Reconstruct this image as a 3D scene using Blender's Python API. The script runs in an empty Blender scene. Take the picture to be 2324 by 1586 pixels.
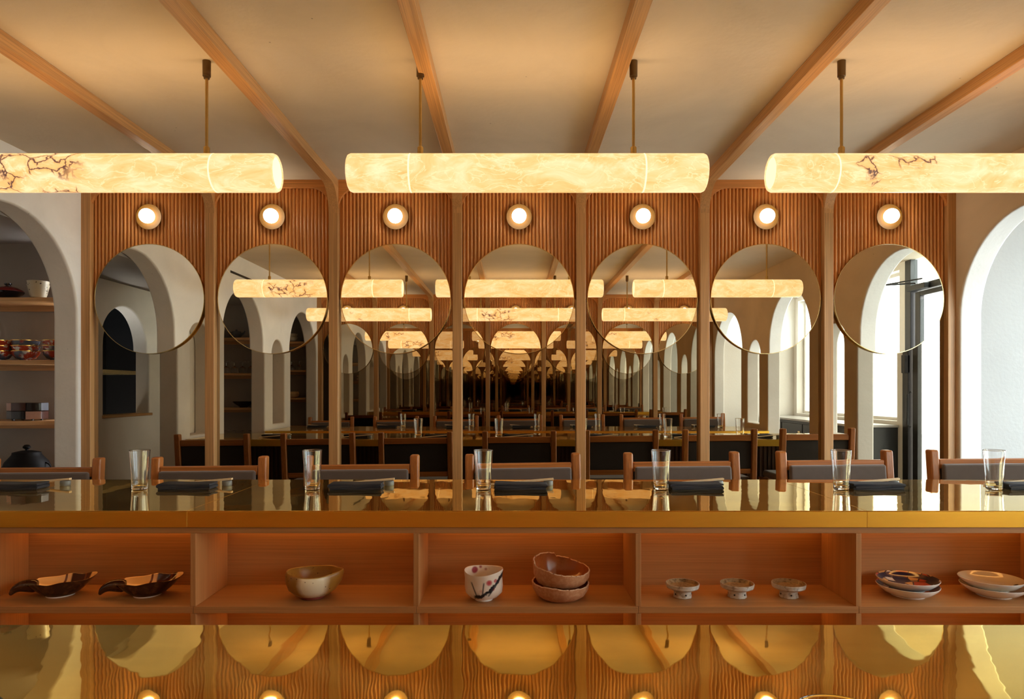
import bpy, math, random
from math import pi, sin, cos, radians
random.seed(7)
C = bpy.context.scene.collection
S = bpy.context.scene

# ------------------------------------------------------------------ camera, sky, light, exposure
F = 1553.0; VX = 1164.0; VY = 885.0; CAMZ = 1.29          # focal length and vanishing point in pixels of the 2324 wide frame
cam = bpy.data.cameras.new('camera'); camo = bpy.data.objects.new('camera', cam); C.objects.link(camo)
camo.location = (0, 0, CAMZ); camo.rotation_euler = (pi / 2, 0, 0)
cam.sensor_fit = 'HORIZONTAL'; cam.sensor_width = 36; cam.lens = 36 * F / 2324
cam.shift_x = -(VX - 1162) / 2324; cam.shift_y = (VY - 793) / 2324; cam.clip_start = .01
S.camera = camo
S.view_settings.view_transform = 'Standard'; S.view_settings.look = 'None'
S.view_settings.gamma = 1; S.view_settings.use_curve_mapping = False
S.view_settings.exposure = 0.5
w = bpy.data.worlds.new('sky'); S.world = w; w.use_nodes = True
w.node_tree.nodes['Background'].inputs[0].default_value = (.95, .97, 1.0, 1)
w.node_tree.nodes['Background'].inputs[1].default_value = 9.0
cy = S.cycles
cy.max_bounces = 24; cy.glossy_bounces = 20; cy.diffuse_bounces = 6; cy.transmission_bounces = 12; cy.transparent_max_bounces = 16
cy.sample_clamp_indirect = 6; cy.blur_glossy = .3; cy.use_denoising = True; cy.denoiser = 'OPENIMAGEDENOISE'
cy.caustics_refractive = False
PENDANT_E = 1.0; PENDANT_UPFILL = 1.4; SCONCE_E = 11.0; LED_E = 6.5

# ------------------------------------------------------------------ room measures (metres)
YA = 3.99; YC = 1.591; YB = 2 * YC - YA                    # far mirror wall, room centre, near mirror wall
XL, XR = -2.49, 2.555; ZC = 2.506; CT = .9195; CF = .0515   # side walls, ceiling, counter top, brass edge
BAY0 = -2.107; BAYW = .7143
def fl(x): return .0095 * x                                # the old floor slopes a little
def mir(y): return 2 * YC - y
def PX(px, d): return (px - VX) * d / F
def PZ(py, d): return CAMZ + (VY - py) * d / F

# portals in the street window and the added window, for sampling the sky light
for psy, pcy, psz, pcz in ((2.75, 2.85, 2.44, 1.25), (2.28, .215, 1.42, 1.715)):
  pl = bpy.data.lights.new('street_window_portal', 'AREA'); pl.shape = 'RECTANGLE'; pl.size = psy; pl.size_y = psz
  pl.cycles.is_portal = True
  po = bpy.data.objects.new('street_window_portal', pl); C.objects.link(po)
  po.location = (3.695, pcy, pcz); po.rotation_euler = (pi/2, 0, pi/2)

# ------------------------------------------------------------------ node helpers
def new_mat(name):
    m = bpy.data.materials.new(name); m.use_nodes = True
    return m, m.node_tree, m.node_tree.nodes['Principled BSDF']
def nd(nt, typ, props=None, **kw):
    n = nt.nodes.new('ShaderNode' + typ)
    for k, v in (props or {}).items(): setattr(n, k, v)
    for k, v in kw.items():
        k = k.replace('_', ' ')
        s = n.inputs[int(k[1:])] if k[0] == 'i' and k[1:].isdigit() else n.inputs[k]
        if isinstance(v, bpy.types.NodeSocket): nt.links.new(v, s)
        else: s.default_value = v
    return n
def ramp(nt, fac, stops):
    n = nt.nodes.new('ShaderNodeValToRGB'); nt.links.new(fac, n.inputs[0])
    e = n.color_ramp.elements
    while len(e) < len(stops): e.new(.5)
    for el, (p, c) in zip(e, stops): el.position = p; el.color = (*c, 1) if len(c) == 3 else c
    return n.outputs[0]
def obj_co(nt, shift=True):
    tc = nd(nt, 'TexCoord').outputs['Object']
    if not shift: return tc
    r = nd(nt, 'ObjectInfo').outputs['Random']
    k = nd(nt, 'VectorMath', {'operation': 'SCALE'}, i0=(13.1, 7.7, 9.3), Scale=r).outputs[0]
    return nd(nt, 'VectorMath', {'operation': 'ADD'}, i0=tc, i1=k).outputs[0]
def mixc(nt, f, a, b, mode='MIX'):
    n = nt.nodes.new('ShaderNodeMix'); n.data_type = 'RGBA'; n.blend_type = mode
    for i, v in ((0, f), (6, a), (7, b)):
        if isinstance(v, bpy.types.NodeSocket): nt.links.new(v, n.inputs[i])
        else: n.inputs[i].default_value = v if not isinstance(v, tuple) else (*v, 1)[:4]
    return n.outputs[2]
def math_n(nt, op, a, b=0.0):
    return nd(nt, 'Math', {'operation': op}, i0=a, i1=b).outputs[0]
def bump(nt, b, h, strength, dist=.01):
    n = nd(nt, 'Bump', Height=h, Strength=strength, Distance=dist); nt.links.new(n.outputs[0], b.inputs['Normal'])

def plain(name, col, rough=.5, metal=0, **kw):
    m, nt, b = new_mat(name)
    b.inputs['Base Color'].default_value = (*col, 1); b.inputs['Roughness'].default_value = rough; b.inputs['Metallic'].default_value = metal
    for k, v in kw.items(): b.inputs[k.replace('_', ' ')].default_value = v
    n = nd(nt, 'TexNoise', Vector=obj_co(nt), Scale=35, Detail=3).outputs[0]
    c = mixc(nt, 1.0, (*col, 1), ramp(nt, n, [(0, (.88, .88, .88)), (1, (1.1, 1.1, 1.1))]), 'MULTIPLY')
    nt.links.new(c, b.inputs['Base Color'])
    return m
def wood(name, c1, c2, axis, rough=.42, fine=1.0):
    m, nt, b = new_mat(name)
    co = obj_co(nt)
    sc = {'X': (.7, 14, 14), 'Y': (14, .7, 14), 'Z': (14, 14, .7)}[axis]
    v = nd(nt, 'VectorMath', {'operation': 'MULTIPLY'}, i0=co, i1=sc).outputs[0]
    n1 = nd(nt, 'TexNoise', Vector=v, Scale=1.6, Detail=5, Roughness=.6, Distortion=.6).outputs[0]
    v2 = nd(nt, 'VectorMath', {'operation': 'MULTIPLY'}, i0=co, i1=tuple(a * (4 if a < 1 else 22) for a in sc)).outputs[0]
    n2 = nd(nt, 'TexNoise', Vector=v2, Scale=1.0, Detail=2).outputs[0]
    base = ramp(nt, n1, [(.3, c1), (.7, c2)])
    fib = ramp(nt, n2, [(.3, (1 - .3 * fine,) * 3), (.62, (1.05,) * 3)])
    c = mixc(nt, 1.0, base, fib, 'MULTIPLY')
    r = nd(nt, 'ObjectInfo').outputs['Random']
    c = mixc(nt, 1.0, c, ramp(nt, r, [(0, (.88,) * 3), (1, (1.1,) * 3)]), 'MULTIPLY')
    nt.links.new(c, b.inputs['Base Color']); b.inputs['Roughness'].default_value = rough
    bump(nt, b, n2, .12, .002)
    return m
def plaster(name, col, var=.1):
    m, nt, b = new_mat(name)
    co = obj_co(nt, False)
    n = nd(nt, 'TexNoise', Vector=co, Scale=2.2, Detail=6, Roughness=.6, Distortion=.8).outputs[0]
    pits = nd(nt, 'TexVoronoi', Vector=co, Scale=7).outputs[0]
    pf = ramp(nt, pits, [(.012, (.45, .45, .45)), (.03, (1, 1, 1))])
    c = mixc(nt, 1.0, (*col, 1), ramp(nt, n, [(.25, (1 - var,) * 3), (.75, (1 + var * .6,) * 3)]), 'MULTIPLY')
    c = mixc(nt, 1.0, c, pf, 'MULTIPLY')
    nt.links.new(c, b.inputs['Base Color']); b.inputs['Roughness'].default_value = .75
    f = nd(nt, 'TexNoise', Vector=co, Scale=45, Detail=5).outputs[0]
    bump(nt, b, f, .25, .004)
    return m
def brass(name, col, r1, r2, share, patina=.2, aniso=0.0):
    """polished metal with a sharp and a brushed lobe"""
    m = bpy.data.materials.new(name); m.use_nodes = True; nt = m.node_tree
    for n in list(nt.nodes): nt.nodes.remove(n)
    out = nt.nodes.new('ShaderNodeOutputMaterial')
    co = obj_co(nt, False)
    v = nd(nt, 'VectorMath', {'operation': 'MULTIPLY'}, i0=co, i1=(1.1, 5, 5)).outputs[0]
    n = nd(nt, 'TexNoise', Vector=v, Scale=1.6, Detail=7, Roughness=.65, Distortion=.8).outputs[0]
    c = mixc(nt, 1.0, (*col, 1), ramp(nt, n, [(.25, (1 - patina, 1 - patina * 1.15, 1 - patina * 1.3)), (.75, (1.04, 1.04, 1.04))]), 'MULTIPLY')
    fz_ = math_n(nt, 'POWER', nd(nt, 'LayerWeight', Blend=.5).outputs['Facing'], 5.0)
    c = mixc(nt, fz_, c, (.96, .94, .88))
    h = nd(nt, 'TexNoise', Vector=nd(nt, 'VectorMath', {'operation': 'MULTIPLY'}, i0=co, i1=(22, 9, 9)).outputs[0], Scale=1, Detail=1).outputs[0]
    bp = nd(nt, 'Bump', Height=h, Strength=.13, Distance=.0015).outputs[0]
    tan = nd(nt, 'Tangent', {'direction_type': 'RADIAL', 'axis': 'Y'}).outputs[0]
    g1 = nd(nt, 'BsdfAnisotropic', Color=c, Roughness=r1, Normal=bp)
    g2 = nd(nt, 'BsdfAnisotropic', Color=c, Roughness=r2, Normal=bp, Anisotropy=aniso, Rotation=.25, Tangent=tan)
    mx = nt.nodes.new('ShaderNodeMixShader'); mx.inputs[0].default_value = share
    nt.links.new(g1.outputs[0], mx.inputs[1]); nt.links.new(g2.outputs[0], mx.inputs[2]); nt.links.new(mx.outputs[0], out.inputs[0])
    return m
def alabaster(name, crack, e):
    m, nt, b = new_mat(name)
    co = obj_co(nt)
    v = nd(nt, 'VectorMath', {'operation': 'MULTIPLY'}, i0=co, i1=(.7, 1.3, 1.3)).outputs[0]
    n1 = nd(nt, 'TexNoise', Vector=v, Scale=7, Detail=7, Roughness=.62, Distortion=1.6).outputs[0]
    c = ramp(nt, n1, [(.28, (.82, .39, .105)), (.48, (.92, .51, .20)), (.70, (1.0, .67, .375))])
    n2 = nd(nt, 'TexNoise', Vector=v, Scale=9, Detail=3, Roughness=.5, Distortion=2.2).outputs[0]
    vein = ramp(nt, math_n(nt, 'ABSOLUTE', math_n(nt, 'SUBTRACT', n2, .5)), [(0, (1, 1, 1)), (.03, (0, 0, 0))])
    c = mixc(nt, math_n(nt, 'MULTIPLY', nd(nt, 'RGBToBW', Color=vein).outputs[0], .6), c, (1.02, .72, .40))
    if crack > 0:
        oc = obj_co(nt, False)
        d = nd(nt, 'TexNoise', Vector=oc, Scale=11, Detail=5).outputs['Color']
        cv = nd(nt, 'VectorMath', {'operation': 'MULTIPLY_ADD'}, i0=d, i1=(.13, .13, .13), i2=oc).outputs[0]
        vo = nd(nt, 'TexVoronoi', {'feature': 'DISTANCE_TO_EDGE'}, Vector=cv, Scale=12).outputs['Distance']
        line = nd(nt, 'RGBToBW', Color=ramp(nt, vo, [(.012, (1, 1, 1)), (.045, (0, 0, 0))])).outputs[0]
        halo = nd(nt, 'RGBToBW', Color=ramp(nt, vo, [(.0, (1, 1, 1)), (.2, (0, 0, 0))])).outputs[0]
        x = nd(nt, 'SeparateXYZ', Vector=oc).outputs[0]
        band = nd(nt, 'RGBToBW', Color=ramp(nt, math_n(nt, 'ADD', x, .5), [(.08, (0, 0, 0)), (.12, (1, 1, 1)), (.44, (1, 1, 1)), (.49, (0, 0, 0))])).outputs[0]
        no = nd(nt, 'RGBToBW', Color=ramp(nt, nd(nt, 'TexNoise', Vector=oc, Scale=7, Detail=2).outputs[0], [(.62 - .17 * crack, (0, 0, 0)), (.70 - .17 * crack, (1, 1, 1))])).outputs[0]
        msk = math_n(nt, 'MULTIPLY', band, no)
        c = mixc(nt, math_n(nt, 'MULTIPLY', math_n(nt, 'MULTIPLY', halo, msk), .5), c, (.75, .28, .06))
        c = mixc(nt, math_n(nt, 'MULTIPLY', line, msk), c, (.09, .035, .03))
    nt.links.new(c, b.inputs['Emission Color']); b.inputs['Emission Strength'].default_value = e
    b.inputs['Base Color'].default_value = (.12, .1, .07, 1); b.inputs['Roughness'].default_value = .3
    return m
def emit(name, col, e):
    m, nt, b = new_mat(name)
    b.inputs['Base Color'].default_value = (*col, 1); b.inputs['Emission Color'].default_value = (*col, 1); b.inputs['Emission Strength'].default_value = e
    return m
def mirror_mat(name, col):
    m, nt, b = new_mat(name)
    co = obj_co(nt)
    n = nd(nt, 'TexNoise', Vector=co, Scale=3, Detail=2).outputs[0]
    c = mixc(nt, 1.0, (*col, 1), ramp(nt, n, [(0, (.985,) * 3), (1, (1, 1, 1))]), 'MULTIPLY')
    nt.links.new(c, b.inputs['Base Color'])
    b.inputs['Metallic'].default_value = 1; b.inputs['Roughness'].default_value = 0
    return m
def pane_mat(name, tint):
    m = bpy.data.materials.new(name); m.use_nodes = True; nt = m.node_tree
    for n in list(nt.nodes): nt.nodes.remove(n)
    o = nt.nodes.new('ShaderNodeOutputMaterial')
    t = nd(nt, 'BsdfTransparent', Color=(*tint, 1)); g = nd(nt, 'BsdfGlossy', Color=(1, 1, 1, 1), Roughness=.02)
    fr = math_n(nt, 'ADD', math_n(nt, 'MULTIPLY', math_n(nt, 'POWER', nd(nt, 'LayerWeight', Blend=.5).outputs['Facing'], 4.0), .7), .04)
    mx = nt.nodes.new('ShaderNodeMixShader')
    nt.links.new(fr, mx.inputs[0]); nt.links.new(t.outputs[0], mx.inputs[1]); nt.links.new(g.outputs[0], mx.inputs[2])
    nt.links.new(mx.outputs[0], o.inputs[0])
    return m
def spots(name, base, spot, scale, lo, hi, rough=.3, second=None):
    m, nt, b = new_mat(name); co = obj_co(nt)
    n = nd(nt, 'TexNoise', Vector=co, Scale=scale, Detail=4, Roughness=.6).outputs[0]
    c = mixc(nt, nd(nt, 'RGBToBW', Color=ramp(nt, n, [(lo, (0, 0, 0)), (hi, (1, 1, 1))])).outputs[0], (*base, 1), (*spot, 1))
    if second:
        n2 = nd(nt, 'TexNoise', Vector=co, Scale=scale * .35, Detail=3).outputs[0]
        c = mixc(nt, nd(nt, 'RGBToBW', Color=ramp(nt, n2, [(.5, (0, 0, 0)), (.58, (1, 1, 1))])).outputs[0], c, (*second, 1))
    nt.links.new(c, b.inputs['Base Color']); b.inputs['Roughness'].default_value = rough
    return m

M = {}
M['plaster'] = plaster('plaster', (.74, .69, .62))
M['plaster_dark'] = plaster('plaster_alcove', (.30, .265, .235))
M['plaster_warm_bounce'] = plaster('plaster_warm_bounce', (.63, .48, .32), .12)  # warm bounce light painted into the right wall's plaster colour
M['plaster_left'] = plaster('plaster_left', (.80, .775, .74))
M['plaster_white_dimmed'] = plaster('plaster_white_dimmed', (.36, .36, .36), .05)  # white plaster darkened in colour to hold back daylight on the end wall
M['plaster_white'] = plaster('plaster_white', (.80, .79, .77), .05)
M['plaster_ceiling'] = plaster('plaster_ceiling', (.66, .575, .455), .1)
for a in 'XYZ':
    M['oak' + a] = wood('oak_' + a, (.50, .25, .085), (.62, .33, .125), a)
    M['slat' + a] = wood('slat_' + a, (.58, .225, .056), (.70, .305, .085), a)
    M['teak' + a] = wood('teak_' + a, (.40, .125, .024), (.52, .19, .042), a, .35)
    M['shelf' + a] = wood('shelf_' + a, (.43, .195, .060), (.49, .235, .080), a, .5, .5)
    M['darkslat' + a] = wood('dark_slat_' + a, (.10, .045, .018), (.15, .07, .03), a, .5)
M['brass_top'] = brass('brass_top', (1.0, .70, .14), .02, .36, .25, .14, .9)
M['brass_top_far'] = brass('brass_top_far', (.97, .70, .16), .02, .30, .09, .14, .9)
M['brass_edge'] = brass('brass_edge', (1.0, .60, .08), .2, .45, .75, .14)
M['brass_rod'] = plain('brass_rod', (.55, .38, .14), .28, 1)
M['bronze_dark'] = plain('bronze_dark', (.16, .105, .05), .4, .9)
M['brass_rim'] = plain('brass_rim', (.62, .46, .2), .25, 1)
M['dish'] = plain('sconce_dish', (.105, .050, .008), .5, 0, Specular_IOR_Level=.15)
M['mirror'] = mirror_mat('mirror_silver', (.92, .89, .80))
M['bronze_mirror'] = mirror_mat('mirror_bronze', (.47, .41, .32))
M['globe'] = emit('globe_light', (1.0, .84, .60), SCONCE_E)
M['led'] = emit('led_light', (1.0, .46, .11), LED_E)
M['alab'] = alabaster('alabaster', 0, PENDANT_E)
M['alab_crack'] = alabaster('alabaster_cracked', 1, PENDANT_E)
M['alab_light'] = alabaster('alabaster_lightly_cracked', .25, PENDANT_E)
M['joint'] = emit('shade_joint', (1.0, .76, .42), PENDANT_E * 1.1)
M['cap_light'] = emit('shade_cap', (1.0, .72, .42), PENDANT_E)
M['fabric'] = plain('mohair', (.118, .088, .073), .95, 0, Sheen_Weight=.6)
M['fabric_back'] = plain('dark_back_cloth', (.035, .027, .022), .9)
M['napkin'] = plain('napkin_cloth', (.028, .031, .042), .9)
M['stick'] = plain('pale_wood', (.74, .60, .40), .5)
M['stone'] = plain('grey_stone', (.16, .18, .185), .5)
M['black'] = plain('black_metal', (.018, .019, .022), .4)
M['black_gloss'] = plain('black_slot', (.008, .008, .009), .5)
M['counter_stone'] = plain('pale_stone', (.5, .5, .5), .3)
M['pane'] = pane_mat('window_glass', (.90, .95, .94))
M['pavement'] = plain('pavement', (.42, .42, .41), .8)
M['floor'] = plain('dark_floor', (.07, .055, .045), .5)
g, nt, b = new_mat('tumbler_glass'); M['glass'] = g
b.inputs['Base Color'].default_value = (1, 1, 1, 1); b.inputs['Roughness'].default_value = 0; b.inputs['IOR'].default_value = 1.47; b.inputs['Transmission Weight'].default_value = 1
M['iron'] = plain('cast_iron', (.005, .004, .004), .6, 0, Specular_IOR_Level=.15)
M['lacquer'] = plain('black_lacquer', (.012, .01, .012), .12)
M['lacquer_red'] = plain('red_lacquer', (.16, .012, .008), .15)
M['speckle'] = spots('speckled_cream', (.55, .49, .35), (.05, .04, .03), 28, .60, .62)
M['ochre'] = spots('ochre_glaze', (.40, .21, .035), (.18, .085, .015), 60, .62, .68, .35)
M['brown_glaze'] = spots('dark_brown_glaze', (.045, .016, .007), (.12, .045, .015), 45, .5, .75, .12)
M['terracotta'] = spots('terracotta', (.50, .22, .095), (.58, .30, .15), 90, .45, .6, .6)
M['terra_in'] = spots('terracotta_glazed', (.42, .13, .03), (.26, .07, .018), 20, .5, .75, .18)
M['chip'] = spots('chipped_clay', (.66, .44, .28), (.25, .1, .05), 120, .55, .62, .8)
M['grey_ash'] = spots('grey_ash_glaze', (.52, .49, .43), (.22, .18, .13), 70, .5, .7, .35)
M['ash_in'] = spots('brown_speckled_glaze', (.32, .23, .12), (.13, .075, .03), 110, .45, .65, .3)
M['porcelain'] = plain('porcelain', (.86, .85, .82), .12)
M['imari'] = spots('imari', (.38, .045, .02), (.62, .56, .50), 26, .52, .56, .15, (.08, .09, .12))
M['gold'] = plain('gold_rim', (.8, .5, .15), .2, 1)
M['foot_red'] = plain('red_clay', (.24, .045, .03), .5)
M['white_bowl'] = plain('white_glaze', (.6, .56, .48), .3)
M['tan'] = plain('tan_glaze', (.5, .3, .13), .4)

# katakuchi outside: ochre with a poured white patch at the front
def patch_mat():
    m, nt, b = new_mat('ochre_with_white_slip'); tc = nd(nt, 'TexCoord').outputs['Object']
    n = nd(nt, 'TexNoise', Vector=tc, Scale=14, Detail=4).outputs['Color']
    v = nd(nt, 'VectorMath', {'operation': 'MULTIPLY_ADD'}, i0=n, i1=(.03, .03, .03), i2=tc).outputs[0]
    d = nd(nt, 'VectorMath', {'operation': 'DISTANCE'}, i0=nd(nt, 'VectorMath', {'operation': 'MULTIPLY'}, i0=v, i1=(1, .6, .7)).outputs[0], i1=(.037, -.043, .052)).outputs['Value']
    f = nd(nt, 'RGBToBW', Color=ramp(nt, d, [(.035, (1, 1, 1)), (.055, (0, 0, 0))])).outputs[0]
    n2 = nd(nt, 'TexNoise', Vector=tc, Scale=30, Detail=4).outputs[0]
    c = mixc(nt, n2, (.42, .22, .035), (.30, .14, .02)); c = mixc(nt, f, c, (.80, .72, .50))
    s = nd(nt, 'TexVoronoi', Vector=tc, Scale=70).outputs[0]
    c = mixc(nt, 1.0, c, ramp(nt, s, [(.10, (.15, .09, .05)), (.16, (1, 1, 1))]), 'MULTIPLY')
    nt.links.new(c, b.inputs['Base Color']); b.inputs['Roughness'].default_value = .35
    return m
M['katakuchi'] = patch_mat()
def boat_in():
    m, nt, b = new_mat('tan_and_brown_glaze'); tc = nd(nt, 'TexCoord').outputs['Object']
    n = nd(nt, 'TexNoise', Vector=tc, Scale=12, Detail=2).outputs[0]
    x = nd(nt, 'SeparateXYZ', Vector=tc).outputs
    q = math_n(nt, 'ADD', x[0], math_n(nt, 'MULTIPLY', math_n(nt, 'SUBTRACT', n, .5), .02))
    k = nd(nt, 'RGBToBW', Color=ramp(nt, math_n(nt, 'ADD', math_n(nt, 'MULTIPLY', q, 4), .5), [(.12, (1, 1, 1)), (.14, (0, 0, 0)), (.50, (0, 0, 0)), (.52, (1, 1, 1)), (.78, (1, 1, 1)), (.80, (0, 0, 0))])).outputs[0]
    c = mixc(nt, k, (.95, .62, .25), (.075, .022, .008))
    wv = nd(nt, 'TexWave', Vector=tc, Scale=4.5, Distortion=5, Detail=0).outputs['Fac']
    ln = nd(nt, 'RGBToBW', Color=ramp(nt, wv, [(.965, (0, 0, 0)), (.985, (1, 1, 1))])).outputs[0]
    c = mixc(nt, ln, c, (.20, .06, .02))
    nt.links.new(c, b.inputs['Base Color']); b.inputs['Roughness'].default_value = .12
    return m
M['boat_in'] = boat_in()
def blossom(name, inside):
    m, nt, b = new_mat(name); tc = nd(nt, 'TexCoord').outputs['Object']
    c = mixc(nt, nd(nt, 'TexNoise', Vector=tc, Scale=60, Detail=3).outputs[0], (.72, .62, .50), (.80, .72, .62))
    def dist(p, s=(1, 1, 1)):
        v = nd(nt, 'VectorMath', {'operation': 'SUBTRACT'}, i0=tc, i1=p).outputs[0]
        return nd(nt, 'VectorMath', {'operation': 'LENGTH'}, i0=nd(nt, 'VectorMath', {'operation': 'MULTIPLY'}, i0=v, i1=s).outputs[0]).outputs['Value']
    fl_ = [((-.027, .040, .083), .013), ((-.012, .052, .090), .006), ((-.045, .02, .085), .005), ((.004, .052, .082), .005), ((.014, .05, .084), .004)] if inside else [((.018, -.053, .068), .0085), ((.037, -.045, .072), .005), ((.006, -.056, .050), .0035), ((.03, -.05, .048), .005), ((-.006, -.057, .043), .004)]
    for p, r in fl_:
        d = dist(p); col = (.30, .02, .035) if inside else (.50, .04, .05)
        c = mixc(nt, nd(nt, 'RGBToBW', Color=ramp(nt, d, [(r * .9, (1, 1, 1)), (r, (0, 0, 0))])).outputs[0], c, col)
        c = mixc(nt, nd(nt, 'RGBToBW', Color=ramp(nt, d, [(r * .38, (1, 1, 1)), (r * .46, (0, 0, 0))])).outputs[0], c, (.75, .5, .45))
    if not inside:
        # black branches: noisy bands in the lower right and two thin twigs
        n = nd(nt, 'TexNoise', Vector=tc, Scale=55, Detail=4, Roughness=.7).outputs[0]
        x = nd(nt, 'SeparateXYZ', Vector=tc).outputs
        trunk = math_n(nt, 'ABSOLUTE', math_n(nt, 'SUBTRACT', x[2], math_n(nt, 'ADD', math_n(nt, 'MULTIPLY', math_n(nt, 'POWER', math_n(nt, 'MAXIMUM', math_n(nt, 'ADD', x[0], .03), 0.0), 2.0), 8.0), .022)))
        f = math_n(nt, 'SUBTRACT', math_n(nt, 'ADD', trunk, math_n(nt, 'MULTIPLY', n, .034)), .018)
        k = nd(nt, 'RGBToBW', Color=ramp(nt, f, [(.005, (1, 1, 1)), (.007, (0, 0, 0))])).outputs[0]
        side = nd(nt, 'RGBToBW', Color=ramp(nt, math_n(nt, 'ADD', x[0], .5), [(.47, (0, 0, 0)), (.475, (1, 1, 1))])).outputs[0]
        front = nd(nt, 'RGBToBW', Color=ramp(nt, math_n(nt, 'ADD', math_n(nt, 'MULTIPLY', x[1], -1.0), .5), [(.49, (0, 0, 0)), (.5, (1, 1, 1))])).outputs[0]
        c = mixc(nt, math_n(nt, 'MULTIPLY', math_n(nt, 'MULTIPLY', k, side), front), c, (.012, .012, .015))
        for x0, sl in ((-.031, -.42), (-.004, .12), (.027, .75)):
            u = math_n(nt, 'ABSOLUTE', math_n(nt, 'SUBTRACT', x[0], math_n(nt, 'ADD', math_n(nt, 'MULTIPLY', math_n(nt, 'SUBTRACT', x[2], .045), sl), x0 + .004)))
            k = nd(nt, 'RGBToBW', Color=ramp(nt, u, [(.0009, (1, 1, 1)), (.0014, (0, 0, 0))])).outputs[0]
            z = nd(nt, 'RGBToBW', Color=ramp(nt, x[2], [(.024, (0, 0, 0)), (.026, (1, 1, 1)), (.066, (1, 1, 1)), (.068, (0, 0, 0))])).outputs[0]
            c = mixc(nt, math_n(nt, 'MULTIPLY', math_n(nt, 'MULTIPLY', k, z), front), c, (.015, .015, .02))
    nt.links.new(c, b.inputs['Base Color']); b.inputs['Roughness'].default_value = .35
    return m
M['blossom_out'] = blossom('blossom_outside', False); M['blossom_in'] = blossom('blossom_inside', True)
def plate_imari():
    m, nt, b = new_mat('imari_plate_face'); tc = nd(nt, 'TexCoord').outputs['Object']
    x = nd(nt, 'SeparateXYZ', Vector=tc).outputs
    r = math_n(nt, 'SQRT', math_n(nt, 'ADD', math_n(nt, 'MULTIPLY', x[0], x[0]), math_n(nt, 'MULTIPLY', x[1], x[1])))
    vo = nd(nt, 'TexVoronoi', Vector=tc, Scale=26)
    hue = nd(nt, 'SeparateColor', Color=vo.outputs['Color']).outputs[0]
    c = ramp(nt, hue, [(0, (.42, .05, .015)), (.22, (.42, .05, .015)), (.24, (.012, .018, .05)), (.45, (.012, .018, .05)), (.47, (.55, .30, .10)), (.75, (.55, .30, .10)), (.77, (.62, .56, .48)), (1, (.62, .56, .48))])
    e = nd(nt, 'TexVoronoi', {'feature': 'DISTANCE_TO_EDGE'}, Vector=tc, Scale=26).outputs['Distance']
    c = mixc(nt, nd(nt, 'RGBToBW', Color=ramp(nt, e, [(.03, (1, 1, 1)), (.05, (0, 0, 0))])).outputs[0], c, (.03, .015, .02))
    k = nd(nt, 'RGBToBW', Color=ramp(nt, r, [(.070, (0, 0, 0)), (.073, (1, 1, 1)), (.088, (1, 1, 1)), (.0885, (0, 0, 0))])).outputs[0]
    c = mixc(nt, k, c, (.012, .016, .045))
    nt.links.new(c, b.inputs['Base Color']); b.inputs['Roughness'].default_value = .08
    return m
M['imari_plate'] = plate_imari()
def plate_sprig():
    m, nt, b = new_mat('sprig_plate_face'); tc = nd(nt, 'TexCoord').outputs['Object']
    n = nd(nt, 'TexNoise', Vector=tc, Scale=40, Detail=3).outputs[0]
    c = None; c = mixc(nt, n, (.56, .50, .36), (.60, .54, .40))
    for p, s, r in (((-.02, -.045, 0), (1, 2.2, 0), .022), ((.045, -.045, 0), (1, 1.8, 0), .009), ((.058, -.035, 0), (1.6, 1, 0), .009), ((.05, -.058, 0), (1, 1.6, 0), .008), ((-.05, -.03, 0), (.5, 3, 0), .01)):
        v = nd(nt, 'VectorMath', {'operation': 'SUBTRACT'}, i0=tc, i1=p).outputs[0]
        d = nd(nt, 'VectorMath', {'operation': 'LENGTH'}, i0=nd(nt, 'VectorMath', {'operation': 'MULTIPLY'}, i0=v, i1=s).outputs[0]).outputs['Value']
        d = math_n(nt, 'ADD', d, math_n(nt, 'MULTIPLY', n, .004))
        c = mixc(nt, nd(nt, 'RGBToBW', Color=ramp(nt, d, [(r * .9, (1, 1, 1)), (r, (0, 0, 0))])).outputs[0], c, (.05, .045, .055))
    nt.links.new(c, b.inputs['Base Color']); b.inputs['Roughness'].default_value = .08
    return m
M['sprig_plate'] = plate_sprig()

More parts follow.
